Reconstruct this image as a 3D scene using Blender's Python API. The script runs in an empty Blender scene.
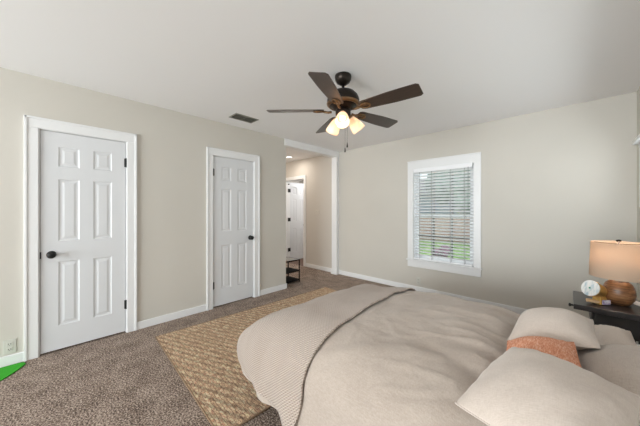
import bpy, bmesh, math, random
from math import sin, cos, pi, radians as R, sqrt
from mathutils import Vector, Matrix, noise
S = bpy.context.scene
COL = S.collection

# ------------------------------------------------------------------ camera
cam_d = bpy.data.cameras.new('camera'); cam = bpy.data.objects.new('camera', cam_d); COL.objects.link(cam)
CX, H, YAW = 3.38, 1.30, R(44.05)
cam.location = (CX, 0, H); cam.rotation_euler = (R(90), 0, YAW)
cam_d.sensor_width = 36; cam_d.lens = 257.9 / 640 * 36; cam_d.shift_y = -2.94 / 640; cam_d.clip_start = .02
S.camera = cam
# ------------------------------------------------------------------ sky, daylight, exposure
w = bpy.data.worlds.new('world'); S.world = w; w.use_nodes = True
bg = w.node_tree.nodes['Background']; bg.inputs[0].default_value = (.90, .95, 1, 1); bg.inputs[1].default_value = 1.5
def area(name, loc, rot, sx, sy, power, col=(1, 1, 1)):
    l = bpy.data.lights.new(name, 'AREA'); l.shape = 'RECTANGLE'; l.size = sx; l.size_y = sy; l.energy = power; l.color = col
    o = bpy.data.objects.new(name, l); COL.objects.link(o); o.location = loc; o.rotation_euler = rot; return o
# fill by an added rear window, daylight by the high window over the bed
area('fill_rear', (1.95, -4.80, 1.30), (R(97), 0, 0), 3.2, 1.7, 290, (.93, .965, 1))  # added fill lamp, out of view behind the camera
area('daylight_side', (4.12, 2.4, 1.60), (R(100), 0, R(90)), 2.4, .5, 14, (.95, .98, 1))
def point(name, loc, power, col, rad=.03):
    l = bpy.data.lights.new(name, 'POINT'); l.energy = power; l.color = col; l.shadow_soft_size = rad
    o = bpy.data.objects.new(name, l); COL.objects.link(o); o.location = loc; return o
vs = S.view_settings
vs.view_transform = 'Standard'; vs.look = 'None'; vs.exposure = 0.36; vs.gamma = 1; vs.use_curve_mapping = False

# ------------------------------------------------------------------ materials
def srgb(r, g, b):
    f = lambda c: (c / 255 / 12.92) if c / 255 <= .04045 else ((c / 255 + .055) / 1.055) ** 2.4
    return (f(r), f(g), f(b), 1)
class Mat:
    def __init__(s, name, col=(200, 200, 200), rough=.6, metal=0, **kw):
        s.m = bpy.data.materials.new(name); s.m.use_nodes = True; s.t = s.m.node_tree; s.p = s.t.nodes['Principled BSDF']
        s.p.inputs['Base Color'].default_value = srgb(*col); s.p.inputs['Roughness'].default_value = rough; s.p.inputs['Metallic'].default_value = metal
        for k, v in kw.items(): s.p.inputs[k.replace('_', ' ')].default_value = v
    def n(s, typ, **kw):
        nd = s.t.nodes.new(typ)
        for k, v in kw.items():
            if k in nd.inputs.keys() or k.replace('_', ' ') in nd.inputs.keys(): nd.inputs[k if k in nd.inputs.keys() else k.replace('_', ' ')].default_value = v
            else: setattr(nd, k, v)
        return nd
    def l(s, a, b): s.t.links.new(a, b)
    def coord(s, kind='Object', scale=(1, 1, 1), rot=(0, 0, 0)):
        tc = s.n('ShaderNodeTexCoord'); mp = s.n('ShaderNodeMapping'); mp.inputs['Scale'].default_value = scale; mp.inputs['Rotation'].default_value = rot
        s.l(tc.outputs[kind], mp.inputs[0]); return mp.outputs[0]
    def noise(s, vec, scale, detail=3, rough=.5):
        nd = s.n('ShaderNodeTexNoise', Scale=scale, Detail=detail, Roughness=rough); s.l(vec, nd.inputs['Vector']); return nd.outputs['Fac']
    def ramp(s, fac, stops):
        r = s.n('ShaderNodeValToRGB'); e = r.color_ramp.elements
        while len(e) < len(stops): e.new(.5)
        for i, (p, c) in enumerate(stops): e[i].position = p; e[i].color = srgb(*c) if isinstance(c, tuple) else (c, c, c, 1)
        s.l(fac, r.inputs[0]); return r.outputs['Color']
    def base(s, sock): s.l(sock, s.p.inputs['Base Color']); return s
    def bump(s, fac, strength=.3, dist=.01):
        b = s.n('ShaderNodeBump', Strength=strength, Distance=dist); s.l(fac, b.inputs['Height']); s.l(b.outputs[0], s.p.inputs['Normal']); return s
    def math(s, op, a, b=None, **k):
        m = s.n('ShaderNodeMath', operation=op)
        for i, x in enumerate((a, b)):
            if x is None: continue
            if isinstance(x, (int, float)): m.inputs[i].default_value = x
            else: s.l(x, m.inputs[i])
        return m.outputs[0]
M = {}
def plain(k, col=(200, 200, 200), rough=.6, metal=0, **kw):
    M[k] = Mat(k, col, rough, metal, **kw); return M[k]
a = plain('wall_paint', (204, 201, 193), .75); v = a.coord(); a.bump(a.noise(v, 90, 4), .06, .004)
a.base(a.ramp(a.noise(v, 1.2, 2), [(.3, (203, 198, 189)), (.7, (207, 202, 193))]))
a = plain('hall_paint', (208, 202, 194), .75); v = a.coord(); a.bump(a.noise(v, 90, 4), .06, .004)
a = plain('ceiling_paint', (246, 245, 245), .85); v = a.coord(); a.bump(a.noise(v, 60, 5), .10, .004)
a = plain('trim_paint', (234, 234, 234), .38); v = a.coord(); a.bump(a.noise(v, 30, 2), .02, .002)
a = plain('door_paint', (219, 220, 222), .42); v = a.coord(scale=(1, 1, .15)); a.bump(a.noise(v, 120, 3), .05, .002)
a = plain('carpet', rough=.95); v = a.coord()
n1 = a.noise(v, 95, 3, .7); n2 = a.noise(v, 7, 3); n3 = a.noise(v, 260, 2, .6)
mx = a.math('ADD', a.math('MULTIPLY', n1, .75), a.math('MULTIPLY', n2, .12)); mx = a.math('ADD', mx, a.math('MULTIPLY', n3, .13))
a.base(a.ramp(mx, [(.38, (42, 31, 25)), (.45, (98, 81, 70)), (.51, (140, 120, 107)), (.58, (202, 184, 169))])); a.bump(mx, .8, .012)
# jute rug: rows of chunky stitches
a = plain('jute', rough=.9); v = a.coord(rot=(0, 0, 0))
br = a.n('ShaderNodeTexBrick', Scale=1.0, offset=.5, offset_frequency=2, squash=1.0, squash_frequency=2); a.l(v, br.inputs['Vector'])
br.inputs['Brick Width'].default_value = .040; br.inputs['Row Height'].default_value = .022; br.inputs['Mortar Size'].default_value = .003; br.inputs['Mortar Smooth'].default_value = 1
br.inputs['Color1'].default_value = srgb(230, 197, 163); br.inputs['Color2'].default_value = srgb(194, 158, 127); br.inputs['Mortar'].default_value = srgb(146, 115, 91)
fi = a.noise(a.coord(scale=(1, 2.2, 1)), 44, 4, .8)
mxn = a.n('ShaderNodeMix', data_type='RGBA', blend_type='OVERLAY'); mxn.inputs[0].default_value = .8
nd = a.n('ShaderNodeTexNoise', Scale=22, Detail=2); a.l(v, nd.inputs['Vector'])
vm = a.n('ShaderNodeVectorMath', operation='SCALE'); vm.inputs['Scale'].default_value = .022; a.l(nd.outputs['Color'], vm.inputs[0])
va = a.n('ShaderNodeVectorMath', operation='ADD'); a.l(v, va.inputs[0]); a.l(vm.outputs[0], va.inputs[1]); a.l(va.outputs[0], br.inputs['Vector'])
a.l(br.outputs['Color'], mxn.inputs[6]); a.l(a.ramp(fi, [(.40, .20), (.60, .90)]), mxn.inputs[7]); 
sp = a.n('ShaderNodeSeparateXYZ'); a.l(a.coord(), sp.inputs[0])
tw = a.math('SINE', a.math('MULTIPLY', a.math('SUBTRACT', a.math('MULTIPLY', sp.outputs[0], .45), sp.outputs[1]), 2 * pi / .062))
tm = a.n('ShaderNodeMix', data_type='RGBA', blend_type='MULTIPLY'); tm.inputs[0].default_value = .7
a.l(mxn.outputs[2], tm.inputs[6]); a.l(a.ramp(a.math('ADD', a.math('MULTIPLY', tw, .5), .5), [(.1, .55), (.6, 1.0)]), tm.inputs[7]); a.base(tm.outputs[2])
inv = a.math('SUBTRACT', 1, br.outputs['Fac']); a.bump(a.math('ADD', inv, a.math('MULTIPLY', fi, .5)), .9, .010)
plain('jute_binding', (140, 114, 90), .95)
def linen(k, c1, c2, sc=1.0, wr=.25):
    a = plain(k, rough=.92, Sheen_Weight=.25); v = a.coord()
    vx = a.noise(a.coord(scale=(1, .12, .3)), 420 * sc, 2); vy = a.noise(a.coord(scale=(.12, 1, .3)), 420 * sc, 2)
    th = a.math('ADD', vx, vy); big = a.noise(v, 3.5, 4, .6)
    a.base(a.ramp(a.math('ADD', a.math('MULTIPLY', th, .35), a.math('MULTIPLY', big, .3)), [(.40, c1), (.60, c2)]))
    hgt = a.math('ADD', a.math('MULTIPLY', th, .10), a.math('MULTIPLY', a.noise(v, 9, 4, .6), 1.0)); a.bump(hgt, wr, .03); return a
linen('duvet_linen', (172, 157, 145), (186, 172, 160), wr=.30)
linen('sham_linen', (170, 155, 143), (184, 170, 158), wr=.30)
linen('cream_linen', (202, 187, 175), (212, 198, 187), wr=.16)
linen('sheet_white', (222, 220, 216), (232, 230, 226), wr=.25)
a = plain('rust_weave', rough=.95); v = a.coord()
st = a.noise(a.coord(scale=(4, 1, 1)), 60, 4, .8); a.base(a.ramp(st, [(.34, (200, 122, 90)), (.50, (226, 154, 120)), (.66, (246, 208, 182))])); a.bump(st, .6, .008)
# knitted throw on its own cloth coordinates
a = plain('knit', rough=.95, Sheen_Weight=.3); v = a.coord('UV', rot=(0, 0, R(45)))
sp = a.n('ShaderNodeSeparateXYZ'); a.l(v, sp.inputs[0])
wx = a.math('SINE', a.math('MULTIPLY', sp.outputs[0], 2 * pi / .012)); wy = a.math('SINE', a.math('MULTIPLY', sp.outputs[1], 2 * pi / .015))
k1 = a.math('ADD', a.math('MULTIPLY', a.math('MULTIPLY', wx, wy), .5), a.math('MULTIPLY', wx, .35)); k2 = a.math('ADD', a.math('MULTIPLY', k1, .5), .5)
a.base(a.ramp(k2, [(.12, (132, 117, 106)), (.5, (182, 165, 152)), (.85, (212, 195, 183))])); a.bump(k2, .8, .009)
# walnut blades: grain along the blade
a = plain('walnut', rough=.36, Specular_IOR_Level=.85); v = a.coord('UV', scale=(1.2, 14, 1)); a.base(a.ramp(a.noise(v, 7, 5, .6), [(.3, (40, 30, 24)), (.5, (56, 41, 32)), (.75, (74, 54, 41))]))
plain('dark_bronze', (46, 38, 33), .38, .75); plain('antique_brass', (136, 108, 80), .35, .9); plain('matte_black', (14, 13, 13), .75, 0, Specular_IOR_Level=.2)
plain('black_metal', (20, 19, 19), .48, .2); plain('satin_chrome', (190, 186, 178), .3, 1)
plain('outlet_plastic', (206, 204, 196), .45); plain('switch_ivory', (212, 206, 197), .5); plain('slot_dark', (60, 58, 55), .6)
plain('blind_white', (246, 246, 248), .45); plain('cord_shaded', (150, 150, 150), .8); plain('vinyl', (226, 228, 230), .4)  # cord colour greyed to carry the shadow along the cords
plain('muntin_backlit', (66, 68, 70), .5); plain('vent_metal', (150, 148, 138), .5, .2); plain('vent_dark', (44, 42, 38), .8)  # muntin colour darkened to stand for backlighting
a = plain('ebony_wood', rough=.38); v = a.coord(scale=(1, 12, 1)); a.base(a.ramp(a.noise(v, 10, 4), [(.3, (22, 20, 20)), (.7, (44, 40, 39))]))
a = plain('top_wood', rough=.33); v = a.coord(scale=(1.2, 12, 1)); a.base(a.ramp(a.noise(v, 12, 4), [(.3, (34, 31, 32)), (.7, (62, 57, 57))]))
a = plain('lamp_wood', rough=.35); v = a.coord(scale=(1, 1, 9)); g = a.noise(v, 9, 5, .65); a.base(a.ramp(g, [(.32, (58, 38, 24)), (.46, (126, 86, 56)), (.6, (168, 122, 84)), (.75, (86, 56, 36))])); a.bump(g, .25, .006)
a = plain('gold_paint', (214, 176, 104), .35, .7); v = a.coord(); a.bump(a.noise(v, 60, 3), .3, .003)
a = plain('marble', rough=.25); v = a.coord(scale=(1, 3.2, 1), rot=(.4, .5, .6)); a.base(a.ramp(a.noise(v, 22, 3), [(.34, (176, 196, 206)), (.48, (228, 229, 227)), (.7, (244, 242, 238))]))
a = plain('lilac_stone', rough=.3); v = a.coord(); a.base(a.ramp(a.noise(v, 60, 2), [(.4, (236, 232, 236)), (.62, (176, 158, 200))]))
plain('malachite', (70, 150, 124), .4); plain('pale_wood', (226, 190, 146), .5)
plain('green_mat', (46, 158, 26), .95).bump(M['green_mat'].noise(M['green_mat'].coord(), 200, 2), .3, .004)
plain('shelf_top', (150, 148, 146), .35); plain('mattress', (235, 233, 228), .9); plain('patch', (214, 214, 216), .6)
plain('hall_floorboard', (92, 66, 50), .5)
a = plain('lawn', rough=.9); v = a.coord(); a.base(a.ramp(a.noise(v, 3, 5), [(.35, (84, 120, 56)), (.65, (140, 168, 96))]))
a = plain('foliage', rough=.9); v = a.coord(); a.base(a.ramp(a.noise(v, 5, 5), [(.35, (70, 92, 78)), (.65, (134, 156, 142))]))
a = plain('blossom', rough=.9); v = a.coord(); a.base(a.ramp(a.noise(v, 25, 3), [(.42, (70, 92, 60)), (.5, (140, 92, 120)), (.7, (178, 136, 160))]))
a = plain('fence_wood', rough=.85); v = a.coord(scale=(1, 1, .1)); a.base(a.ramp(a.noise(v, 12, 4), [(.3, (150, 122, 112)), (.7, (190, 162, 150))]))
plain('siding', (124, 146, 164), .7); plain('shingle', (120, 118, 120), .85); plain('bark', (96, 78, 62), .9)
# window glass: clear with a weak reflection
gm = bpy.data.materials.new('window_glass'); gm.use_nodes = True; t = gm.node_tree; t.nodes.clear()
o_ = t.nodes.new('ShaderNodeOutputMaterial'); mi = t.nodes.new('ShaderNodeMixShader'); tr = t.nodes.new('ShaderNodeBsdfTransparent'); gl = t.nodes.new('ShaderNodeBsdfGlossy')
gl.inputs['Roughness'].default_value = .02; mi.inputs[0].default_value = .05; tr.inputs[0].default_value = (.96, .98, .98, 1)
t.links.new(tr.outputs[0], mi.inputs[1]); t.links.new(gl.outputs[0], mi.inputs[2]); t.links.new(mi.outputs[0], o_.inputs[0])
class W: pass
def wrap(k, m): x = W(); x.m = m; M[k] = x
wrap('glass', gm)
def glow_cloth(k, col, emis, strength, trans=.5):
    m = bpy.data.materials.new(k); m.use_nodes = True; t = m.node_tree; t.nodes.clear()
    o = t.nodes.new('ShaderNodeOutputMaterial'); d = t.nodes.new('ShaderNodeBsdfDiffuse'); tl = t.nodes.new('ShaderNodeBsdfTranslucent'); mx = t.nodes.new('ShaderNodeMixShader'); e = t.nodes.new('ShaderNodeEmission'); ad = t.nodes.new('ShaderNodeAddShader')
    d.inputs[0].default_value = srgb(*col); tl.inputs[0].default_value = srgb(*col); mx.inputs[0].default_value = trans; e.inputs[0].default_value = srgb(*emis); e.inputs[1].default_value = strength
    t.links.new(d.outputs[0], mx.inputs[1]); t.links.new(tl.outputs[0], mx.inputs[2]); t.links.new(mx.outputs[0], ad.inputs[0]); t.links.new(e.outputs[0], ad.inputs[1]); t.links.new(ad.outputs[0], o.inputs[0])
    wrap(k, m)
glow_cloth('frosted_glass', (236, 222, 206), (255, 212, 172), .16, .5)
glow_cloth('lamp_linen', (222, 200, 178), (255, 190, 140), .0, .45)
glow_cloth('bulb_glow', (255, 240, 220), (255, 226, 190), .9, .3)
glow_cloth('downlight_glow', (255, 255, 255), (255, 246, 232), 4.0, .1)

# ------------------------------------------------------------------ mesh helpers
def obj(name, bm, m, parent=None, smooth=False, bevel=0, loc=None, rot=None, seg=2, subsurf=0, autosmooth=None):
    me = bpy.data.meshes.new(name); bmesh.ops.recalc_face_normals(bm, faces=bm.faces); bm.to_mesh(me); bm.free()
    if smooth:
        for p in me.polygons: p.use_smooth = True
    mats = m if isinstance(m, (list, tuple)) else [m]
    for k in mats: me.materials.append(M[k].m)
    o = bpy.data.objects.new(name, me); COL.objects.link(o)
    if parent is not None: o.parent = parent
    if loc is not None: o.location = loc
    if rot is not None: o.rotation_euler = rot
    if bevel:
        b = o.modifiers.new('bevel', 'BEVEL'); b.width = bevel; b.segments = seg; b.limit_method = 'ANGLE'; b.angle_limit = R(40)
    if subsurf:
        b = o.modifiers.new('sub', 'SUBSURF'); b.levels = b.render_levels = subsurf
    return o
def tag(o, label, cat, group=None, kind=None):
    o['label'] = label; o['category'] = cat
    if group: o['group'] = group
    if kind: o['kind'] = kind
    return o
def thing(name, label, cat, loc=(0, 0, 0), rotz=0, group=None):
    o = bpy.data.objects.new(name, None); COL.objects.link(o); o.location = loc; o.rotation_euler = (0, 0, rotz); return tag(o, label, cat, group)
def struct(o, label=None, cat=None):
    o['kind'] = 'structure'
    if label: o['label'] = label; o['category'] = cat or label.split()[-1]
    return o
def box(bm, x0, x1, y0, y1, z0, z1, mi=0, mat=None):
    vs_ = [bm.verts.new((x, y, z)) for x in (x0, x1) for y in (y0, y1) for z in (z0, z1)]
    if mat is not None:
        for q in vs_: q.co = mat @ q.co
    fs = [(0, 1, 3, 2), (4, 6, 7, 5), (0, 4, 5, 1), (2, 3, 7, 6), (0, 2, 6, 4), (1, 5, 7, 3)]
    for f in fs: bm.faces.new([vs_[i] for i in f]).material_index = mi
    return vs_
def B(*boxes):
    bm = bmesh.new()
    for b in boxes: box(bm, *b)
    return bm
def lathe(bm, prof, n=32, mat=None, cap=True, mi=0):
    rings = []
    for r, z in prof:
        if r < 1e-5: rings.append([bm.verts.new((0, 0, z))])
        else: rings.append([bm.verts.new((r * cos(2 * pi * i / n), r * sin(2 * pi * i / n), z)) for i in range(n)])
    for a_, b_ in zip(rings, rings[1:]):
        for i in range(n):
            j = (i + 1) % n
            if len(a_) == 1 and len(b_) == 1: continue
            if len(a_) == 1: f = [a_[0], b_[i], b_[j]]
            elif len(b_) == 1: f = [a_[i], a_[j], b_[0]]
            else: f = [a_[i], a_[j], b_[j], b_[i]]
            bm.faces.new(f).material_index = mi
    if cap:
        for rg in (rings[0], rings[-1]):
            if len(rg) > 1: bm.faces.new(rg).material_index = mi
    if mat is not None:
        for rg in rings:
            for q in rg: q.co = mat @ q.co
    return bm
def tube(bm, pts, r, n=8, cyclic=False):
    pts = [Vector(p) for p in pts]; rings = []; up = Vector((0, 0, 1)); N = len(pts)
    for i, p in enumerate(pts):
        if cyclic: d = pts[(i + 1) % N] - pts[i - 1]
        else: d = pts[min(i + 1, N - 1)] - pts[max(i - 1, 0)]
        d.normalize(); q = d.cross(up)
        if q.length < 1e-3: q = d.cross(Vector((1, 0, 0)))
        q.normalize(); s_ = q.cross(d)
        rings.append([bm.verts.new(p + (q * cos(2 * pi * k / n) + s_ * sin(2 * pi * k / n)) * r) for k in range(n)])
    for i in range(N if cyclic else N - 1):
        A_, B_ = rings[i], rings[(i + 1) % N]
        for k in range(n): bm.faces.new((A_[k], A_[(k + 1) % n], B_[(k + 1) % n], B_[k]))
    if not cyclic: bm.faces.new(rings[0]); bm.faces.new(rings[-1])
    return bm
def prism(bm, poly, z0, z1, mat=None):
    a_ = [bm.verts.new((x, y, z0)) for x, y in poly]; b_ = [bm.verts.new((x, y, z1)) for x, y in poly]; n = len(poly)
    bm.faces.new(a_[::-1]); bm.faces.new(b_)
    for i in range(n): bm.faces.new((a_[i], a_[(i + 1) % n], b_[(i + 1) % n], b_[i]))
    if mat is not None:
        for q in a_ + b_: q.co = mat @ q.co
    return bm
def sstep(a_, b_, x):
    t = max(0, min(1, (x - a_) / (b_ - a_))); return t * t * (3 - 2 * t)

# ------------------------------------------------------------------ room shell
CEIL = 2.48; WX = 3.862; WY = 4.04; YB = -4.40; T = .12
OPEN0, OPEN1 = 2.68, 3.96                       # opening to the hall in the left wall
HX = -2.6                                        # far end of the hall
struct(obj('floor', B((HX - 1.2, WX + T, YB - T, WY, -.06, 0)), 'carpet'))
struct(obj('ceiling', B((HX - 1.2, WX + T, YB - T, WY + T, CEIL, CEIL + .1)), 'ceiling_paint'))
D1 = (-.082, .532); D2 = (1.468, 2.068); DT = 2.014
wl = B((-T, -.05, YB - T, OPEN0, 0, CEIL))      # back layer; the doors sit in the front layer
for b in [(-.05, 0, YB, D1[0] - .012, 0, CEIL), (-.05, 0, D1[1] + .012, D2[0] - .012, 0, CEIL), (-.05, 0, D2[1] + .012, OPEN0, 0, CEIL),
          (-.05, 0, D1[0] - .012, D1[1] + .012, DT + .012, CEIL), (-.05, 0, D2[0] - .012, D2[1] + .012, DT + .012, CEIL)]: box(wl, *b)
struct(obj('wall_left', wl, 'wall_paint'))
WO = (1.57, 2.43, .515, 1.955)                   # window opening x0 x1 z0 z1 in the far wall
DO = (-1.72, -1.045, 2.03)                       # doorway in the hall wall
struct(obj('wall_back', B((0, WO[0], WY, WY + T, 0, CEIL), (WO[1], WX + T, WY, WY + T, 0, CEIL), (WO[0], WO[1], WY, WY + T, 0, WO[2]), (WO[0], WO[1], WY, WY + T, WO[3], CEIL)), 'wall_paint'))
struct(obj('wall_hall', B((DO[1], 0, WY, WY + T, 0, CEIL), (HX - 1.2, DO[0], WY, WY + T, 0, CEIL), (DO[0], DO[1], WY, WY + T, DO[2], CEIL)), 'hall_paint'))
W2 = (1.15, 3.70, 1.40, 1.88)                    # high window in the right wall y0 y1 z0 z1
struct(obj('wall_right', B((WX, WX + T, YB - T, W2[0], 0, CEIL), (WX, WX + T, W2[1], WY, 0, CEIL), (WX, WX + T, W2[0], W2[1], 0, W2[2]), (WX, WX + T, W2[0], W2[1], W2[3], CEIL)), 'wall_paint'))
W3 = (.35, 3.55, .45, 2.20)  # unseen window opening added to let fill light in from behind
struct(obj('wall_front', B((0, W3[0], YB - T, YB, 0, CEIL), (W3[1], WX, YB - T, YB, 0, CEIL), (W3[0], W3[1], YB - T, YB, 0, W3[2]), (W3[0], W3[1], YB - T, YB, W3[3], CEIL)), 'wall_paint'))
struct(obj('wall_hall_end', B((HX - 1.2 - T, HX - 1.2, 1.4, WY + T, 0, CEIL)), 'hall_paint'))
struct(obj('wall_hall_side', B((HX - 1.2, -T, 1.4, 1.5, 0, CEIL)), 'hall_paint'))
# room beyond the hall doorway
struct(obj('floor_beyond', B((-3.2, -.4, WY, 5.8, -.06, 0.004)), 'hall_floorboard'))
struct(obj('wall_beyond', B((-3.2, -.4, 5.8, 5.9, 0, CEIL), (-3.3, -3.2, WY + T, 5.9, 0, CEIL), (-.5, -.4, WY + T, 5.8, 0, CEIL)), 'wall_paint'))
struct(obj('ceiling_beyond', B((-3.3, -.4, WY + T, 5.9, CEIL, CEIL + .1)), 'ceiling_paint'))
# header over the hall opening and its white end post
struct(obj('trim_1', B((-T, .012, OPEN0 - .03, WY, CEIL - .11, CEIL)), 'trim_paint', bevel=.003), 'white header beam over the opening to the hall', 'beam')
pb = B((-T, .012, OPEN1, WY, 0, CEIL - .11)); box(pb, -T - .012, .026, OPEN1 - .014, WY, 0, .10)
struct(obj('trim_2', pb, 'trim_paint', bevel=.004), 'white post at the end of the hall opening', 'post')
# baseboards with a thin shoe
def baseboard(name, segs):
    bm = bmesh.new()
    for (x0, x1, y0, y1) in segs:
        box(bm, x0, x1, y0, y1, 0, .084); 
    struct(obj(name, bm, 'trim_paint', bevel=.005))
CW = .094
baseboard('baseboard_left', [(0, .014, YB, D1[0] - CW), (0, .014, D1[1] + CW, D2[0] - .089), (0, .014, D2[1] + .10, OPEN0), (-T, .014, OPEN0, OPEN0 + .014)])
baseboard('baseboard_back', [(.026, WX, WY - .014, WY)])
baseboard('baseboard_right', [(WX - .014, WX, YB, WY - .014)])
baseboard('baseboard_front', [(.014, WX - .014, YB, YB + .014)])
baseboard('baseboard_hall', [(DO[1] + .075, -T - .012, WY - .014, WY), (HX - 1.2, DO[0] - .075, WY - .014, WY)])
# ------------------------------------------------------------------ doors
def panel_door_bm(wd, ht, th=.035, z0=.018):
    """six-panel leaf in local coords: x = across, y = 0 room face .. +th, z up"""
    bm = bmesh.new(); st = .112; mid = .10; pw = (wd - 2 * st - mid) / 2
    xs = [(st, st + pw), (st + pw + mid, wd - st)]; zs = [(.235, .825), (1.015, 1.585), (1.70, 1.885)]
    def bx(a_, b_, c_, d_): box(bm, a_, b_, 0, th, c_, d_)
    bx(0, st, z0, ht); bx(wd - st, wd, z0, ht); bx(xs[0][1], xs[1][0], z0, ht)
    for x0, x1 in xs:
        prev = z0
        for (c_, d_) in zs + [(ht, ht)]:
            bx(x0, x1, prev, c_); prev = d_
        for (c_, d_) in zs:
            # moulded recess and raised field
            for sgn, y0 in ((1, 0), (-1, th)):
                loops = []
                for ins, dep in ((0, 0), (.007, .005), (.014, .0065), (.026, .006), (.040, .002)):
                    y = y0 + sgn * dep
                    loops.append([bm.verts.new(p) for p in ((x0 + ins, y, c_ + ins), (x1 - ins, y, c_ + ins), (x1 - ins, y, d_ - ins), (x0 + ins, y, d_ - ins))])
                for A_, B_ in zip(loops, loops[1:]):
                    for i in range(4): bm.faces.new((A_[i], A_[(i + 1) % 4], B_[(i + 1) % 4], B_[i]))
                bm.faces.new(loops[-1])
    return bm
def knob(parent, x, z, y=0, out=-1, label=None):
    bm = bmesh.new(); m_ = Matrix.Translation((x, y, z)) @ Matrix.Rotation(R(90) * (1 if out < 0 else -1), 4, 'X')
    lathe(bm, [(0, 0), (.033, 0), (.033, .004), (.028, .008), (.013, .012), (.011, .030), (.018, .034), (.028, .042), (.030, .052), (.026, .062), (.014, .068), (0, .069)], 28, m_)
    k = obj('knob', bm, 'black_metal', parent, smooth=True); k['label'] = 'black round door knob'; return k
def hinge(parent, x, z, y=0):
    bm = bmesh.new(); box(bm, x - .014, x + .014, y - .003, y + .002, z - .045, z + .045)
    lathe(bm, [(0, -.048), (.006, -.048), (.006, .048), (0, .048)], 12, Matrix.Translation((x, y - .006, z)))
    h = obj('hinge', bm, 'black_metal', parent); h['label'] = 'black hinge'; return h
def wall_a_door(n, y0, y1, knob_y, hinge_y, label, casl, casr):
    wd = y1 - y0
    o = struct(obj('door_%d' % n, panel_door_bm(wd - .004, DT), 'door_paint', bevel=0), label, 'door')
    o.location = (-.004, y1 - .002, 0); o.rotation_euler = (0, 0, R(-90))     # local x -> -Y, local y -> -... 
    o.rotation_euler = (0, 0, R(90)); o.location = (-.004, y0 + .002, 0)      # local x -> +Y, local y -> -X
    knob(o, knob_y - y0, .895); [hinge(o, hinge_y - y0, z) for z in (1.80, .30)]
    bm = bmesh.new()
    for (a_, b_) in ((y0 - casl, y0 - .010), (y1 + .010, y1 + casr)):
        box(bm, 0, .016, a_, b_, 0, DT + .010)
    box(bm, 0, .016, y0 - casl, y1 + casr, DT + .010, DT + .010 + CW)
    # raised back-band along the outer edge and the inner bead
    box(bm, 0, .024, y0 - casl - .001, y0 - casl + .018, 0, DT + .010 + CW); box(bm, 0, .024, y1 + casr - .018, y1 + casr + .001, 0, DT + .010 + CW)
    box(bm, 0, .024, y0 - casl, y1 + casr, DT + CW - .008, DT + .011 + CW)
    for (a_, b_) in ((y0 - .012, y0 - .002), (y1 + .002, y1 + .012)): box(bm, -.05, .004, a_, b_, 0, DT + .012)
    box(bm, -.05, .004, y0 - .012, y1 + .012, DT + .004, DT + .012)
    struct(obj('trim_%d' % (n + 2), bm, 'trim_paint', bevel=.003), 'white casing round the %s' % ('wider door beside the outlet' if n == 1 else 'second door, nearer the hall'), 'door casing')
    return o
d1 = wall_a_door(1, *D1, -.015, D1[1] + .001, 'white six-panel door nearest the wall outlet, knob on its left side', .094, .096)
bm = B((-.003, .006, -.003, .003, .865, .925)); s_ = obj('strike_plate', bm, 'black_metal', d1); s_.location = (-.002, -.003, 0)
wall_a_door(2, *D2, 2.015, D2[0] - .001, 'white six-panel door beside the hall opening, knob on its right side', .089, .10)
# hall door, swung open into the room beyond
hd = struct(obj('door_3', panel_door_bm(.56, DT - .01), 'door_paint'), 'white six-panel door standing open beyond the hall doorway', 'door')
hd.rotation_euler = (0, 0, R(90)); hd.location = (DO[0] - .012, WY + T + .01, 0)
knob(hd, .50, .90)
for z in (1.79, 1.06, .30):
    bm = B((-.075, .006, -.006, .002, z - .045, z + .045)); h_ = obj('hinge', bm, 'black_metal', hd, loc=(0, -.031, 0)); h_['label'] = 'black hinge'
bm = bmesh.new()
for (a_, b_) in ((DO[0] - .070, DO[0] + .004), (DO[1] - .004, DO[1] + .070)): box(bm, a_, b_, WY - .016, WY, 0, DO[2] + .07)
box(bm, DO[0] - .07, DO[1] + .07, WY - .018, WY, DO[2] - .004, DO[2] + .072)
box(bm, DO[0] - .001, DO[0] + .016, WY, WY + T, 0, DO[2]); box(bm, DO[1] - .012, DO[1], WY, WY + T, 0, DO[2]); box(bm, DO[0], DO[1], WY, WY + T, DO[2] - .012, DO[2])
struct(obj('trim_5', bm, 'trim_paint', bevel=.003), 'white casing round the hall doorway', 'door casing')
bm = bmesh.new(); box(bm, -.018, .022, -.022, 0, -.011, .011)
tag(obj('door_latch', bm, 'black_metal', loc=(-1.588, WY - .0005, 1.935), bevel=.003), 'small black latch at the top of the hall doorway casing', 'latch')

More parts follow.
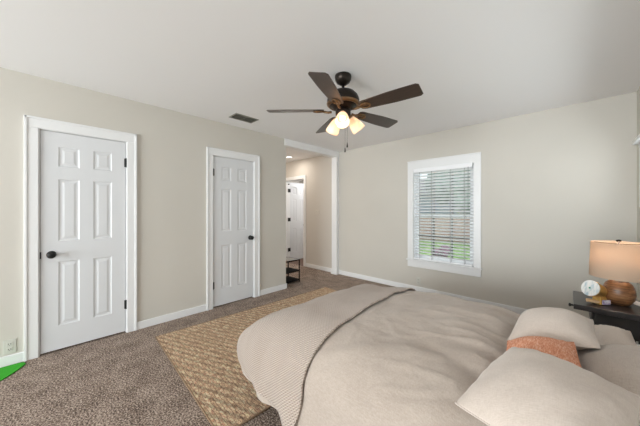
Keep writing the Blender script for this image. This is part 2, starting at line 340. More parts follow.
# ------------------------------------------------------------------ windows
def window(n, x0, x1, z0, z1, place, label, cols=3, rows=2, rail=True):
    """local frame: x along the wall, y outward, z up; place = (loc, rotz)"""
    root = struct(bpy.data.objects.new('window_%d' % n, None), label, 'window'); COL.objects.link(root); root.location, root.rotation_euler = place
    obj('frame', B((x0, x0 + .03, .03, .11, z0, z1), (x1 - .03, x1, .03, .11, z0, z1), (x0 + .03, x1 - .03, .03, .11, z1 - .03, z1), (x0 + .03, x1 - .03, .03, .11, z0, z0 + .03)), 'vinyl', root, bevel=.003)
    zm = (z0 + z1) / 2 - .01
    spans = [(z0 + .03, zm + .015, .062), (zm - .015, z1 - .03, .084)] if rail else [(z0 + .03, z1 - .03, .075)]
    for (a_, b_, y) in spans:
        sa = obj('sash', B((x0 + .03, x0 + .062, y - .012, y + .012, a_, b_), (x1 - .062, x1 - .03, y - .012, y + .012, a_, b_), (x0 + .062, x1 - .062, y - .012, y + .012, a_, a_ + .034), (x0 + .062, x1 - .062, y - .012, y + .012, b_ - .034, b_)), 'vinyl', root, bevel=.002)
        obj('pane', B((x0 + .06, x1 - .06, y - .002, y + .002, a_ + .03, b_ - .03)), 'glass', sa)
        bm = bmesh.new()
        for i in range(1, cols): c_ = x0 + .03 + (x1 - x0 - .06) * i / cols; box(bm, c_ - .009, c_ + .009, y - .009, y + .009, a_ + .03, b_ - .03)
        for i in range(1, rows): c_ = a_ + (b_ - a_) * i / rows; box(bm, x0 + .06, x1 - .06, y - .008, y + .008, c_ - .008, c_ + .008)
        obj('muntin', bm, 'muntin_backlit', sa)
    return root
window(1, *WO, ((0, WY, 0), (0, 0, 0)), 'tall window behind the white blind in the far wall')
cl, cr = WO[0] - .092, WO[1] + .088; ct = 2.085
bm = B((cl, WO[0], WY - .018, WY, WO[2], WO[3]), (WO[1], cr, WY - .018, WY, WO[2], WO[3]), (cl, cr, WY - .018, WY, WO[3], ct),
       (cl - .0, cr + .0, WY - .026, WY, ct - .016, ct + .002),
       (cl - .012, cr + .012, WY - .045, WY + .03, WO[2] - .022, WO[2]), (cl, cr, WY - .018, WY, .388, WO[2] - .022),
       (WO[0], WO[0] + .006, WY, WY + .03, WO[2], WO[3]), (WO[1] - .006, WO[1], WY, WY + .03, WO[2], WO[3]))
struct(obj('trim_6', bm, 'trim_paint', bevel=.004), 'white casing, sill and apron round the far window', 'window casing')
window(2, -W2[1], -W2[0], W2[2], W2[3], ((WX, 0, 0), (0, 0, R(-90))), 'high window in the right wall over the bed', cols=3, rows=1, rail=False)
bm = B((WX - .018, WX, W2[1], W2[1] + .075, W2[2] - .075, W2[3]), (WX - .018, WX, W2[0] - .075, W2[0], W2[2] - .075, W2[3]), (WX - .018, WX, W2[0], W2[1], W2[2] - .075, W2[2]),
       (WX - .022, WX, W2[0] - .075, W2[1] + .075, W2[3], W2[3] + .07), (WX - .060, WX, W2[0] - .09, W2[1] + .09, W2[3] + .03, W2[3] + .055), (WX - .045, WX, W2[0] - .085, W2[1] + .085, W2[3] + .055, W2[3] + .085))
struct(obj('trim_7', bm, 'trim_paint', bevel=.004), 'white casing of the high window at the right edge', 'window casing')
w3 = window(3, -W3[1], -W3[0], W3[2], W3[3], ((0, YB, 0), (0, 0, R(180))), 'added unseen wide window in the wall opposite the far window', cols=4, rows=1, rail=False)
bm = B((W3[0] - .08, W3[0], YB, YB + .018, W3[2], W3[3]), (W3[1], W3[1] + .08, YB, YB + .018, W3[2], W3[3]), (W3[0] - .08, W3[1] + .08, YB, YB + .018, W3[3], W3[3] + .09), (W3[0] - .08, W3[1] + .08, YB, YB + .04, W3[2] - .03, W3[2]))
struct(obj('trim_8', bm, 'trim_paint', bevel=.004), 'white casing of the added wide window', 'window casing')
# horizontal blind in the far window
bl = thing('window_blind', 'white horizontal slat blind lowered over the far window', 'blind', ((WO[0] + WO[1]) / 2, WY - .002, WO[3]))
hw = (WO[1] - WO[0]) / 2 - .012; drop = WO[3] - WO[2]
obj('valance', B((-hw, hw, -.030, -.016, -.062, -.002)), 'blind_white', bl, bevel=.003)
obj('headrail', B((-hw, hw, -.016, .024, -.045, -.002)), 'blind_white', bl, bevel=.002)
bm = bmesh.new(); ns = 29; pitch = (drop - .115) / ns
for i in range(ns):
    z = -.078 - i * pitch
    m_ = Matrix.Translation((0, 0, z)) @ Matrix.Rotation(R(-28), 4, 'X')
    pts = [(-.025, -.0008), (-.012, .0012), (0, .0018), (.012, .0012), (.025, -.0008)]
    up = [[bm.verts.new(m_ @ Vector((x, y, q))) for (y, q) in pts] for x in (-hw, hw)]; lo = [[bm.verts.new(m_ @ Vector((x, y, q - .003))) for (y, q) in pts] for x in (-hw, hw)]
    for k in range(4):
        bm.faces.new((up[0][k], up[0][k + 1], up[1][k + 1], up[1][k])); bm.faces.new((lo[0][k], lo[1][k], lo[1][k + 1], lo[0][k + 1]))
    for e in (0, 4): bm.faces.new((up[0][e], up[1][e], lo[1][e], lo[0][e]))
    for e in (0, 1): bm.faces.new(up[e] + lo[e][::-1])
obj('slat', bm, 'blind_white', bl)
obj('bottom_rail', B((-hw, hw, -.026, .024, -drop + .004, -drop + .022)), 'blind_white', bl, bevel=.003)
for x in (-hw + .10, -hw * .32, hw * .32, hw - .10):
    bm = bmesh.new(); box(bm, x - .003, x + .003, -.028, -.0265, -drop + .02, -.05); box(bm, x - .003, x + .003, .0235, .025, -drop + .02, -.05)  # cords widened to take in their shadow
    obj('ladder_cord', bm, 'cord_shaded', bl)
bm = bmesh.new(); tube(bm, [(hw - .05, -.036, -.05), (hw - .05, -.037, -.65)], .003); o = obj('tilt_wand', bm, 'cord_shaded', bl)

# ------------------------------------------------------------------ ceiling vent, downlight, outlets, switch
vt = thing('ceiling_vent', 'grey slatted air vent set in the white ceiling', 'vent', (.378, 1.70, CEIL))
bm = B((-.095, -.078, -.16, .16, -.008, 0), (.078, .095, -.16, .16, -.008, 0), (-.078, .078, -.16, -.143, -.008, 0), (-.078, .078, .143, .16, -.008, 0)); obj('frame', bm, 'vent_metal', vt, bevel=.002)
obj('backing', B((-.078, .078, -.143, .143, -.002, 0)), 'vent_dark', vt)
bm = bmesh.new()
for i in range(8):
    x = -.066 + i * .0188; box(bm, -.009, .009, -.143, .143, -.001, .001, 0, Matrix.Translation((x, 0, -.005)) @ Matrix.Rotation(R(35), 4, 'Y'))
box(bm, -.078, .078, -.004, .004, -.009, -.003)
obj('slat', bm, 'vent_metal', vt)
dl = thing('ceiling_light', 'small round recessed light in the hall ceiling', 'ceiling light', (-1.10, 3.64, CEIL))
bm = lathe(bmesh.new(), [(.058, 0), (.075, 0), (.075, -.004), (.058, -.006)], 28, cap=False); obj('trim_ring', bm, 'trim_paint', dl, smooth=True)
obj('lens', lathe(bmesh.new(), [(0, -.003), (.058, -.003), (.058, -.001), (0, -.001)], 28), 'downlight_glow', dl)
area('hall_downlight', (-1.10, 3.64, CEIL - .02), (0, 0, 0),   .12, .12, 4, (1, .92, .82)); point('hall_fill', (-1.9, 2.3, 1.9), 24, (1, .90, .78), .15); point('beyond_fill', (-1.3, 5.3, 2.2), 32, (.95, .97, 1), .1)  # both points are unseen fill, added to brighten the hall and the open door
def outlet(loc, rz, label, name='wall_outlet', kind='outlet'):
    t_ = thing(name, label, kind, loc, rz)
    if name == 'wall_outlet':
        obj('cover_plate', B((-.036, .036, -.006, 0, -.058, .058)), 'outlet_plastic', t_, bevel=.003)
        for z in (-.022, .022):
            rc = obj('receptacle', B((-.017, .017, -.009, -.004, z - .016, z + .016)), 'outlet_plastic', t_, bevel=.003)
            obj('slot', B((-.008, -.005, -.0095, -.007, z - .006, z + .007), (.005, .008, -.0095, -.007, z - .006, z + .007), (-.002, .002, -.0095, -.007, z - .013, z - .009)), 'slot_dark', rc)
    else:
        obj('cover_plate', B((-.058, .058, -.006, 0, -.058, .058)), 'switch_ivory', t_, bevel=.003)
        for x in (-.023, .023): obj('toggle', B((x - .005, x + .005, -.016, -.004, -.006, .014)), 'outlet_plastic', t_, bevel=.002)
outlet((0, -.255, .155), R(90), 'white double outlet low on the wall beside the white door')
outlet((1.655, WY, .175), 0, 'white double outlet low on the wall under the window')
outlet((-.60, WY, 1.26), 0, 'pale double switch plate on the hall wall', 'light_switch', 'light switch')

# ------------------------------------------------------------------ ceiling fan
FX, FY = 1.951, 1.769
fan = thing('ceiling_fan', 'dark bronze five-blade ceiling fan with three lit glass shades', 'ceiling fan', (FX, FY, CEIL), R(44.05))
obj('canopy', lathe(bmesh.new(), [(0, 0), (.070, 0), (.073, -.010), (.070, -.035), (.056, -.062), (.030, -.080), (.018, -.086), (0, -.086)], 36), 'dark_bronze', fan, smooth=True)
obj('downrod', lathe(bmesh.new(), [(0, -.08), (.012, -.08), (.012, -.13), (.02, -.135), (0, -.135)], 20), 'dark_bronze', fan, smooth=True)
obj('motor_housing', lathe(bmesh.new(), [(0, -.112), (.028, -.126), (.060, -.134), (.100, -.152), (.128, -.180), (.141, -.214), (.142, -.235), (.138, -.248), (.120, -.262), (.095, -.278), (.075, -.300), (0, -.300)], 44), 'dark_bronze', fan, smooth=True)
obj('housing_rim', lathe(bmesh.new(), [(.140, -.244), (.1445, -.246), (.142, -.256), (.128, -.268), (.118, -.268), (.121, -.258)], 44, cap=False), 'antique_brass', fan, smooth=True)
obj('switch_housing', lathe(bmesh.new(), [(0, -.298), (.060, -.298), (.066, -.312), (.066, -.345), (.052, -.362), (.030, -.372), (.014, -.384), (0, -.388)], 36), 'dark_bronze', fan, smooth=True)
def blade_bm():
    bm = bmesh.new(); uv = bm.loops.layers.uv.new('UVMap'); n = 26; top = []; bot = []
    def half(r):
        wd = .056 + .016 * sstep(.17, .5, r)
        if r < .215: wd *= .60 + .40 * sqrt(max(0, 1 - ((.215 - r) / .05) ** 2)) if r > .165 else .6
        if r > .640: wd *= sqrt(max(0, 1 - ((r - .640) / .026) ** 2 * .45))
        return wd
    for i in range(n + 1):
        r = .168 + (.664 - .168) * i / n; h = half(r)
        for lst, z in ((top, .003), (bot, -.003)): lst.append([bm.verts.new((r, y, z)) for y in (-h, -h * .5, 0, h * .5, h)])
    for lst in (top, bot):
        for i in range(n):
            for k in range(4): bm.faces.new((lst[i][k], lst[i + 1][k], lst[i + 1][k + 1], lst[i][k + 1]))
    for i in range(n):
        for k in (0, 4): bm.faces.new((top[i][k], top[i + 1][k], bot[i + 1][k], bot[i][k]))
    for i in (0, n):
        for k in range(4): bm.faces.new((top[i][k], top[i][k + 1], bot[i][k + 1], bot[i][k]))
    for f in bm.faces:
        for lp in f.loops: lp[uv].uv = (lp.vert.co.x, lp.vert.co.y)
    return bm
def iron_bm():
    bm = bmesh.new()
    oval = [(.215 + .045 * cos(a_), .032 * sin(a_), -.009) for a_ in [2 * pi * k / 24 for k in range(24)]]
    tube(bm, oval, .0055, 8, True); tube(bm, [(.10, 0, -.012), (.13, 0, -.016), (.172, 0, -.010)], .010, 8)
    box(bm, .15, .255, -.010, .010, -.008, -.003)
    for p in ((.19, .02), (.19, -.02), (.25, 0)): lathe(bm, [(0, -.012), (.006, -.010), (.006, -.004), (0, -.004)], 10, Matrix.Translation((p[0], p[1], 0)))
    return bm
b0 = obj('blade', blade_bm(), 'walnut', fan); i0 = obj('blade_bracket', iron_bm(), 'antique_brass', b0, smooth=True)
for k in range(5):
    b_ = b0 if k == 0 else b0.copy(); i_ = i0 if k == 0 else i0.copy()
    if k: COL.objects.link(b_); COL.objects.link(i_); b_.parent = fan; i_.parent = b_
    b_.location = (0, 0, 2.174 - CEIL); b_.rotation_mode = 'QUATERNION'
    b_.rotation_quaternion = (Matrix.Rotation(R(178.46 + 72 * k), 4, 'Z') @ Matrix.Rotation(R(-13), 4, 'X')).to_quaternion()
def shade_frame(ang, tilt=42):
    return Matrix.Translation((0, 0, -.352)) @ Matrix.Rotation(R(ang), 4, 'Z') @ Matrix.Translation((.062, 0, 0)) @ Matrix.Rotation(R(-tilt), 4, 'Y')
for k, ang in enumerate((262, 20, 126)):
    m_ = shade_frame(ang)
    bm = bmesh.new(); lathe(bm, [(0, .012), (.020, .010), (.026, -.004), (.026, -.022), (0, -.022)], 24, m_)
    tube(bm, [Matrix.Rotation(R(ang), 4, 'Z') @ Vector((.03, 0, -.335)), m_ @ Vector((0, 0, .004))], .009)
    sc = obj('lamp_holder', bm, 'antique_brass', fan, smooth=True)
    prof = [(.024, -.014), (.033, -.026), (.043, -.052), (.052, -.086), (.059, -.120), (.061, -.146)]
    bm = bmesh.new(); lathe(bm, prof + [(r - .003, z) for r, z in prof[::-1]], 32, m_, cap=False)
    sh = obj('lamp_shade', bm, 'frosted_glass', fan, smooth=True)
    obj('bulb', lathe(bmesh.new(), [(0, -.022), (.012, -.024), (.016, -.044), (.027, -.070), (.028, -.085), (.019, -.101), (0, -.108)], 20, m_), 'bulb_glow', sh, smooth=True)
    wm = Matrix.Translation((FX, FY, CEIL)) @ Matrix.Rotation(R(44.05), 4, 'Z') @ m_
    point('fan_bulb', wm @ Vector((0, 0, -.122)), .55, (1, .84, .70), .02)
for (x, y, z1) in ((.030, -.060, 1.835 - CEIL), (.012, -.052, 1.795 - CEIL)):
    bm = tube(bmesh.new(), [(x, y, -.36), (x, y, z1 + .04)], .0011, 6); ch = obj('pull_chain', bm, 'dark_bronze', fan)
    obj('fob', lathe(bmesh.new(), [(0, z1 + .042), (.003, z1 + .040), (.0065, z1 + .01), (.006, z1 + .002), (0, z1)], 12, Matrix.Translation((x, y, 0))), 'dark_bronze', ch, smooth=True)

# ------------------------------------------------------------------ rug and green mat
rug = thing('area_rug', 'braided tan jute area rug lying on the carpet under the bed end', 'rug', (1.20, 1.91, 0), R(-2.2))
bm = bmesh.new(); L_, W_ = 2.44, 1.60; nx, ny = 40, 60; g = []
for i in range(nx + 1):
    g.append([bm.verts.new((-W_ / 2 + W_ * i / nx, -L_ / 2 + L_ * j / ny, .011)) for j in range(ny + 1)])
for i in range(nx):
    for j in range(ny): bm.faces.new((g[i][j], g[i + 1][j], g[i + 1][j + 1], g[i][j + 1]))
for v_ in bm.verts: v_.co.z += .0015 * noise.noise(v_.co * 9)
box(bm, -W_ / 2, W_ / 2, -L_ / 2, L_ / 2, .001, .009)
obj('woven_field', bm, 'jute', rug)
bm = bmesh.new(); c4 = [(-W_ / 2, -L_ / 2), (W_ / 2, -L_ / 2), (W_ / 2, L_ / 2), (-W_ / 2, L_ / 2)]
for i in range(4):
    a_, b_ = c4[i], c4[(i + 1) % 4]; tube(bm, [(a_[0] + (b_[0] - a_[0]) * k / 12, a_[1] + (b_[1] - a_[1]) * k / 12, .008) for k in range(13)], .0055)
obj('binding', bm, 'jute_binding', rug, smooth=True)
poly = [(.03, -.9), (.03, -.22), (.045, -.175), (.085, -.160), (.15, -.190), (.21, -.225), (.265, -.268), (.30, -.33), (.31, -.9)]
tag(obj('floor_mat', prism(bmesh.new(), poly, .001, .009), 'green_mat', bevel=.003), 'flat bright green mat on the carpet against the baseboard', 'mat')

# ------------------------------------------------------------------ little shelf unit in the hall
sh = thing('shelf_stand', 'small black three-tier metal stand just inside the hall', 'shelf stand', (-.30, 2.80, 0))
sx, sy, hh = .16, .30, .41
for x in (-sx, sx):
    for y in (-sy, sy): obj('post', B((x - .008, x + .008, y - .008, y + .008, 0, hh)), 'matte_black', sh, bevel=.001)
for z, mt in ((hh, 'shelf_top'), (.215, 'matte_black'), (.05, 'matte_black')):
    s_ = obj('shelf', B((-sx + .006, sx - .006, -sy + .006, sy - .006, z - .012, z - .002)), mt, sh)
    if z == hh: s_['label'] = 'grey top shelf'
    obj('shelf_rail', B((-sx, sx, -sy - .007, -sy + .007, z - .02, z), (-sx, sx, sy - .007, sy + .007, z - .02, z), (-sx - .007, -sx + .007, -sy, sy, z - .02, z), (sx - .007, sx + .007, -sy, sy, z - .02, z)), 'matte_black', s_)

# ------------------------------------------------------------------ bed
bed = thing('bed', 'low bed standing on the jute rug with its head to the right wall', 'bed', (2.86, 1.68, 0))
HXB, HYB = .92, .70
obj('bed_frame', B((-HXB + .10, HXB, -HYB, HYB, .14, .24)), 'ebony_wood', bed, bevel=.01)
for x in (-.76, .86):
    for y in (-.62, .62): obj('leg', B((x - .025, x + .025, y - .025, y + .025, .014, .14)), 'ebony_wood', bed, bevel=.004)
obj('mattress', B((-HXB + .14, HXB + .03, -HYB + .02, HYB - .02, .24, .50)), 'mattress', bed, bevel=.05, seg=4)
# duvet and throw share the same drape: cloth coordinate (x, y) -> place
IX0, IY0, IY1 = 2.05, 1.255, 2.085; RR = .31; TOP = .605
OL = RR * pi / 2
def drape(x, y, lift=0.0, wr=1.0):
    cx = max(x, IX0); cy = min(max(y, IY0), IY1)
    dx, dy = x - cx, y - cy; e = max(abs(dx), abs(dy)); cor = min(abs(dx), abs(dy)) / (e + 1e-6); el = sqrt(dx * dx + dy * dy); e *= (1 - .22 * cor) * (1 - .15 * (1 - sstep(1.95, 2.45, x)) * abs(dy) / (el + 1e-6))
    crown = .040 * (1 - ((cy - 1.68) / .56) ** 2) * sstep(2.0, 2.5, cx)
    z = TOP + crown - .045 * (1 - sstep(IX0 - .05, IX0 + .55, x)) - .02 * sstep(1.8, 2.1, cy)
    if e > 1e-6: nx, ny = dx / el, dy / el
    else: nx = ny = 0
    if e <= OL: th = e / RR; out = RR * 1.19 * sin(th); z -= RR * .78 * (1 - cos(th)); hang = 0
    else: hang = e - OL; out = RR * 1.19 + hang * (.20 + .25 * cor); z = z - RR * .78 - hang * .985
    out += .115 * cor * sstep(0, .45, e)
    nrm_out = sin(min(e / RR, pi / 2)); nrm_up = cos(min(e / RR, pi / 2))
    s_ = (x * 1.0 + y * 1.0)
    fold = hang * .16 * sin(s_ * 17 + 2.2 * noise.noise(Vector((x * 2, y * 2, 3)))) * wr
    wrk = .010 * noise.noise(Vector((x * 3.2, y * 3.2, 1))) + .007 * noise.noise(Vector((x * 7 + y * 3, y * 5, 5))) * wr
    d = wrk + lift
    px = cx + nx * (out + fold + nrm_out * d); py = cy + ny * (out + fold + nrm_out * d); pz = z + nrm_up * d + lift * .2
    return Vector((px, py, pz))
def cloth(name, fx, x0, x1, y0, y1, nx, ny, mat, thick, subs=0):
    bm = bmesh.new(); uv = bm.loops.layers.uv.new('UVMap'); g = []; uvs = {}
    for i in range(nx + 1):
        row = []
        for j in range(ny + 1):
            x = x0 + (x1 - x0) * i / nx; y = y0 + (y1 - y0) * j / ny; q = bm.verts.new(fx(x, y)); uvs[q] = (x, y); row.append(q)
        g.append(row)
    for i in range(nx):
        for j in range(ny):
            f = bm.faces.new((g[i][j], g[i + 1][j], g[i + 1][j + 1], g[i][j + 1]))
            for lp in f.loops: lp[uv].uv = uvs[lp.vert]
    me = bpy.data.meshes.new(name); bm.to_mesh(me); bm.free()
    for p in me.polygons: p.use_smooth = True
    me.materials.append(M[mat].m); o = bpy.data.objects.new(name, me); COL.objects.link(o)
    m_ = o.modifiers.new('solid', 'SOLIDIFY'); m_.thickness = thick; m_.offset = 1
    return o
def duvet_f(x, y):
    # the hem varies, and creases fan out from the pillow end
    X = x
    p = drape(x, y)
    k = sstep(2.55, 3.15, x) * (1 - sstep(.0, .25, max(0, IY0 - y, y - IY1)))
    p.z += k * (.006 * sin(26 * (y + .35 * (x - 3.1)) + 3 * noise.noise(Vector((x * 3, y * 3, 9)))) + .008 * noise.noise(Vector((x * 4, y * 9, 2))))
    # long diagonal creases on the near side
    c_ = sin(9 * x - 20 * y + 4 * noise.noise(Vector((x * 1.6, y * 1.6, 7)))); amt = (1 - sstep(1.0, 1.55, y)) * .007
    p.z += amt * max(0, c_) ** 3
    # soft creases drawn towards the pillow end and small rumples overall
    q = Vector((x * 2.0 + y * 1.2, y * 9 - x * 3.5, 4)); r = noise.noise(q); p.z += .010 * sstep(2.5, 3.1, x) * (1 - abs(r)) ** 6
    r = noise.noise(Vector((x * 6 - y * 2, y * 3.5 + x * 2, 8))); p.z += .004 * (1 - abs(r)) ** 8
    p.z -= .045 * sstep(3.0, 3.2, x)
    # the head edge rolls down
    p.z -= .05 * sstep(3.28, 3.36, x) ** 2
    return p
HANG = .70
duvet = tag(cloth('duvet', duvet_f, IX0 - HANG + .07, 3.36, IY0 - HANG, IY1 + HANG, 190, 230, 'duvet_linen', .012), 'large rumpled taupe linen duvet spread over the bed', 'duvet')
def throw_f(x, y):
    x -= .07 * sstep(1.5, 2.5, y) * max(0, (x - 1.5) / .9)
    p = drape(x, y, .021, 1.0); p.z += .006 * sstep(2.40, 2.43, x) * 0
    return p
throw = tag(cloth('throw_blanket', throw_f, IX0 - .54, 2.42, IY0 - .66, IY1 + .66, 110, 230, 'knit', .010), 'beige textured knit throw laid across the foot of the duvet', 'throw blanket')
sheet = tag(cloth('bed_sheet', lambda x, y: Vector((x, 1.68 + (y - 1.68) * 1.0, .522 - max(0, abs(y - 1.68) - .68) * 6 + .004 * noise.noise(Vector((x * 6, y * 6, 0))))), 3.40, 3.80, .96, 2.40, 40, 60, 'sheet_white', .003), 'white fitted sheet showing at the pillow end of the mattress', 'sheet')

def soft_pillow(name, A, B_, C_, D_, t, mat, label, cat, seed, wr=.008, below=.42, pinch=.10):
    """plump pillow whose four seams' corners stand at A B C D (metres)"""
    A, B_, C_, D_ = map(Vector, (A, B_, C_, D_)); bm = bmesh.new(); n = 48; up = []; lo = []
    ctr = (A + B_ + C_ + D_) / 4; nrm = (C_ - A).cross(D_ - B_).normalized(); nrm = nrm if nrm.z > 0 else -nrm
    def corner_round(a_, b_):
        r2 = (a_ * a_) * (b_ * b_); k = 1 - .025 * r2 ** 3
        return a_ * k * (1 - pinch * (1 - b_ * b_) * a_ * a_ * .5), b_ * k * (1 - pinch * (1 - a_ * a_) * b_ * b_ * .5)
    def at(a_, b_):
        x, y = corner_round(a_, b_); x = (x + 1) / 2; y = (y + 1) / 2
        return (A * (1 - x) + D_ * x) * (1 - y) + (B_ * (1 - x) + C_ * x) * y
    for i in range(n + 1):
        ru, rl = [], []
        for j in range(n + 1):
            a_ = sin((-1 + 2 * i / n) * pi / 2); b_ = sin((-1 + 2 * j / n) * pi / 2); p = at(a_, b_)
            f = max(0, (1 - abs(a_) ** 2.1) * (1 - abs(b_) ** 2.1)) ** .68; q = p * 1
            nz = wr * (1.8 * noise.noise(Vector((p.x * 7 + seed, p.y * 7, seed))) + .8 * noise.noise(Vector((p.x * 16 + seed, p.y * 11, seed + 4))))
            edge = max(abs(a_), abs(b_)); pk = .0025 * sin(22 * (a_ if abs(b_) > abs(a_) else b_) + seed) * sstep(.6, .9, edge)
            ru.append(bm.verts.new(p - ctr + nrm * (t * (1 - below) * f + (nz + pk) * f ** .5)))
            rl.append(ru[-1] if i in (0, n) or j in (0, n) else bm.verts.new(p - ctr - nrm * t * below * f))
        up.append(ru); lo.append(rl)
    for i in range(n):
        for j in range(n):
            bm.faces.new((up[i][j], up[i + 1][j], up[i + 1][j + 1], up[i][j + 1]))
            if lo[i][j] is up[i][j] and lo[i + 1][j + 1] is up[i + 1][j + 1] and lo[i + 1][j] is up[i + 1][j] and lo[i][j + 1] is up[i][j + 1]: continue
            bm.faces.new((lo[i][j], lo[i][j + 1], lo[i + 1][j + 1], lo[i + 1][j]))
    o = tag(obj(name, bm, mat, smooth=True, loc=ctr), label, cat)
    pts = []; N = 22
    for k in range(N): pts.append(at(-1 + 2 * k / N, -1) - ctr)
    for k in range(N): pts.append(at(1, -1 + 2 * k / N) - ctr)
    for k in range(N): pts.append(at(1 - 2 * k / N, 1) - ctr)
    for k in range(N): pts.append(at(-1, 1 - 2 * k / N) - ctr)
    obj('piping', tube(bmesh.new(), pts, .003, 6, True), mat, o, smooth=True)
    return o
soft_pillow('bed_pillow', (3.40, 1.22, .655), (3.40, 1.76, .645), (3.83, 1.80, .69), (3.83, 1.22, .69), .17, 'sham_linen', 'plump taupe bed pillow lying right of the rust cushion', 'pillow', 3)
soft_pillow('bed_pillow', (3.46, .80, .63), (3.46, 1.20, .62), (3.83, 1.20, .64), (3.83, .80, .64), .12, 'sham_linen', 'taupe bed pillow mostly hidden under the largest cream cushion', 'pillow', 4)
soft_pillow('bed_pillow', (3.47, 1.88, .60), (3.47, 2.28, .60), (3.63, 2.30, .605), (3.63, 1.92, .605), .085, 'cream_linen', 'cream pillowcase end lying on the mattress below the nightstand', 'pillow', 12, wr=.003)
soft_pillow('cushion', (3.16, 1.53, .665), (3.17, 1.96, .67), (3.47, 1.97, .725), (3.475, 1.58, .725), .17, 'cream_linen', 'cream cushion in front of the nightstand, behind the rust cushion', 'cushion', 7)
soft_pillow('cushion', (3.185, 1.27, .670), (3.168, 1.50, .680), (3.395, 1.55, .735), (3.425, 1.25, .715), .11, 'rust_weave', 'rust orange flecked lumbar cushion between the two cream cushions', 'cushion', 5, wr=.004)
soft_pillow('cushion', (3.11, .90, .675), (3.200, 1.415, .705), (3.53, 1.15, .775), (3.46, .68, .76), .16, 'cream_linen', 'largest cream cushion, at the near edge of the bed', 'cushion', 9)

# ------------------------------------------------------------------ nightstand, lamp, ornament
ns_ = thing('nightstand', 'black nightstand with overhanging top in the corner by the bed', 'nightstand', (3.60, 2.72, 0))
NX0, NX1, NY0, NY1, NZ = -.20, .20, -.215, .20, .65
obj('table_top', B((NX0, NX1, NY0, NY1, NZ - .035, NZ)), 'top_wood', ns_, bevel=.004)
obj('body', B((-.10, .12, NY0 + .012, NY1 - .02, NZ - .165, NZ - .035)), 'ebony_wood', ns_, bevel=.003)
dr = obj('drawer', B((-.112, -.10, NY0 + .03, NY1 - .04, NZ - .155, NZ - .05)), 'ebony_wood', ns_, bevel=.003)
bmk = bmesh.new(); lathe(bmk, [(0, 0), (.006, 0), (.006, .010), (.012, .016), (.012, .022), (0, .026)], 16, Matrix.Translation((NX0, NY0 + .012, NZ - .012)) @ Matrix.Rotation(R(-90), 4, 'Y'))
obj('knob', bmk, 'black_metal', ns_, smooth=True)
for x in (-.085, .105):
    for y in (NY0 + .03, NY1 - .04):
        bm = bmesh.new(); vv = box(bm, x - .016, x + .016, y - .016, y + .016, 0, NZ - .16)
        for q in vv:
            if q.co.z < .01: q.co.x = x + (q.co.x - x) * .6; q.co.y = y + (q.co.y - y) * .6
        obj('leg', bm, 'ebony_wood', ns_, bevel=.002)
lamp = thing('table_lamp', 'lit table lamp with round banded wood base on the nightstand', 'table lamp', (3.625, 2.72, NZ))
obj('base', lathe(bmesh.new(), [(0, 0), (.042, 0), (.058, .010), (.074, .040), (.080, .075), (.077, .105), (.064, .142), (.042, .162), (.02, .170), (0, .170)], 40), 'lamp_wood', lamp, smooth=True)
obj('neck', lathe(bmesh.new(), [(0, .16), (.013, .16), (.013, .172), (.008, .176), (.008, .25), (.012, .254), (.012, .29), (0, .29)], 18), 'antique_brass', lamp, smooth=True)
SZ0, SZ1, SR = .185, .425, .140
prof = [(SR + .004, SZ0), (SR - .004, SZ1)]
ls = obj('lamp_shade', lathe(bmesh.new(), prof + [(SR - .007, SZ1), (SR + .001, SZ0), (SR + .004, SZ0)], 48, cap=False), 'lamp_linen', lamp, smooth=False)
for p in ls.data.polygons: p.use_smooth = True
bm = bmesh.new()
for k in range(3): a_ = 2 * pi * k / 3 + .5; tube(bm, [(0, 0, SZ1 - .012), ((SR - .006) * cos(a_), (SR - .006) * sin(a_), SZ1 - .010)], .002)
tube(bm, [(.0, 0, .28), (.035, 0, .31), (.035, 0, .39), (0, 0, SZ1 - .012)], .002); tube(bm, [(.0, 0, .28), (-.035, 0, .31), (-.035, 0, .39), (0, 0, SZ1 - .012)], .002)
obj('harp', bm, 'antique_brass', lamp)
obj('finial', lathe(bmesh.new(), [(0, SZ1 - .012), (.005, SZ1 - .012), (.005, SZ1 + .004), (.013, SZ1 + .008), (.013, SZ1 + .018), (0, SZ1 + .022)], 16), 'dark_bronze', lamp, smooth=True)
obj('bulb', lathe(bmesh.new(), [(0, .288), (.014, .29), (.026, .32), (.026, .335), (.014, .355), (0, .36)], 18), 'bulb_glow', lamp, smooth=True)
point('lamp_bulb', (3.625, 2.72, NZ + .395), 1.7, (1, .82, .66), .03)
# ornament: tilted marble disc on a folded gold foot
orn = thing('ornament', 'small gold ornament with tilted pale marble disc beside the lamp', 'ornament', (3.505, 2.625, NZ), R(44.05)); orn.scale = (1.22, 1.22, 1.22)
nv = Vector((-.97, -.08, .34)).normalized(); m_ = Matrix.Translation((-.004, 0, .080)) @ nv.to_track_quat('Z', 'Y').to_matrix().to_4x4()
obj('gold_band', lathe(bmesh.new(), [(0, -.046), (.030, -.046), (.036, -.040), (.046, .014), (.046, .018), (.044, .021), (0, .021)], 36, m_), 'gold_paint', orn, smooth=False)
dsk = obj('marble_disc', lathe(bmesh.new(), [(0, .019), (.045, .019), (.045, .025), (0, .026)], 36, m_), 'marble', orn)
obj('inlay', lathe(bmesh.new(), [(0, .025), (.005, .025), (.005, .0275), (0, .0275)], 14, m_), 'malachite', dsk)
bm = bmesh.new(); prism(bm, [(-.060, -.012), (.0, -.028), (.030, .010), (-.030, .020)], .002, .016); obj('foot', bm, 'pale_wood', orn, bevel=.003, rot=(0, R(6), 0), loc=(0, 0, .005))
bm = bmesh.new(); a_ = [bm.verts.new(p) for p in ((.0, -.035, .001), (.056, -.03, .001), (.056, .028, .001), (.0, .02, .001))]; b_ = [bm.verts.new(p) for p in ((.014, -.02, .062), (.036, -.018, .062), (.036, .016, .062), (.014, .012, .062))]
bm.faces.new(a_[::-1]); bm.faces.new(b_)
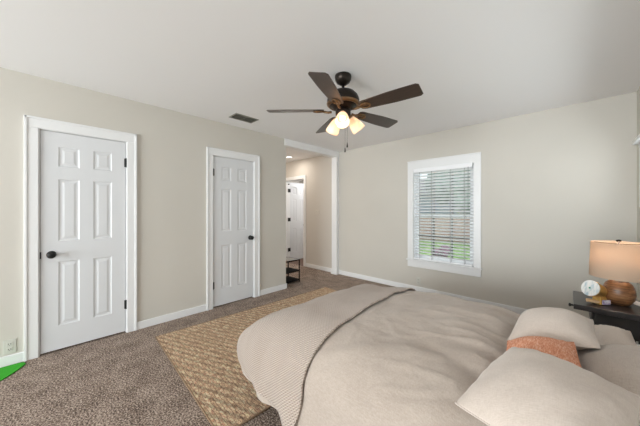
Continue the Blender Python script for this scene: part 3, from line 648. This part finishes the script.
for i in range(4): bm.faces.new((a_[i], a_[(i + 1) % 4], b_[(i + 1) % 4], b_[i]))
obj('stem', bm, 'gold_paint', orn, bevel=.002)
obj('stone_face', B((.006, .050, -.039, -.034, .004, .030)), 'lilac_stone', orn, bevel=.002)

tag(obj('pale_patch', prism(bmesh.new(), [(3.652, 2.858), (3.728, 2.738), (3.790, 2.775), (3.714, 2.898)], NZ + .0005, NZ + .003), 'patch'), 'thin pale flat patch on the nightstand behind the lamp base', 'patch')  # thin pale quad lying on the table top
# ------------------------------------------------------------------ garden beyond the far window
struct(obj('lawn', B((-22, 16, WY + T + .05, 30, -.6, -.45)), 'lawn'), 'sunlit green lawn outside the window', 'lawn')
fe = thing('garden_fence', 'tan board fence across the lawn seen through the blind', 'fence', (-3, 15, -.45))
bm = bmesh.new()
for i in range(120): box(bm, -9 + i * .15, -9 + i * .15 + .142, 0, .02, .05, 1.35)
obj('board', bm, 'fence_wood', fe)
bm = B((-9, 9, .02, .06, .25, .34), (-9, 9, .02, .06, 1.05, 1.14)); obj('rail', bm, 'fence_wood', fe)
hs = thing('neighbour_house', 'pale blue sided house beyond the garden fence', 'house', (-1.5, 20, -.45))
obj('wall', B((-6, 5, 0, 6, 0, 2.9)), 'siding', hs)
bm = bmesh.new(); a_ = [bm.verts.new(p) for p in ((-6.4, -.4, 2.9), (5.4, -.4, 2.9), (5.4, 6.4, 2.9), (-6.4, 6.4, 2.9), (-6.4, 3, 4.6), (5.4, 3, 4.6))]
for f in ((0, 1, 5, 4), (2, 3, 4, 5), (0, 4, 3), (1, 2, 5), (0, 3, 2, 1)): bm.faces.new([a_[i] for i in f])
obj('roof', bm, 'shingle', hs)
def blob(bm, c_, r, seed, sub=3):
    g_ = bmesh.ops.create_icosphere(bm, subdivisions=sub, radius=r)
    for q in g_['verts']:
        q.co *= 1 + .28 * noise.noise(q.co * (2.2 / r) + Vector((seed, 0, 0))) + .12 * noise.noise(q.co * (7 / r)); q.co += Vector(c_)
for k, (x, y, r) in enumerate(((-6.5, 17, 1.9), (-1.2, 17.5, 2.2), (4.0, 17.2, 1.8))):
    tr_ = thing('tree', ['green tree seen through the left panes of the blind', 'tallest green tree beyond the fence, centre of the window', 'green tree past the right panes of the blind'][k], 'tree', (x, y, -.45), 0, 'trees beyond the fence')
    obj('trunk', tube(bmesh.new(), [(0, 0, 0), (.05, 0, 1.5), (0, .05, 2.8)], .14), 'bark', tr_)
    bm = bmesh.new(); random.seed(k)
    for i in range(7): blob(bm, (random.uniform(-.6, .6) * r, random.uniform(-.5, .5) * r, 3.6 + random.uniform(-.5, .7) * r), r * .62, i)
    obj('crown', bm, 'foliage', tr_, smooth=True)
bsh = thing('flowering_bush', 'mauve flowering bush on the lawn behind the lowest slats', 'bush', (.06, 9.7, -.45))
bm = bmesh.new(); random.seed(4)
for i in range(8): blob(bm, (random.uniform(-.2, .2), random.uniform(-.15, .15), .12 + random.uniform(0, .25)), .15, i, 2)
obj('blossom', bm, 'blossom', bsh, smooth=True); obj('stem', tube(bmesh.new(), [(0, 0, 0), (0, 0, .2)], .03), 'bark', bsh)
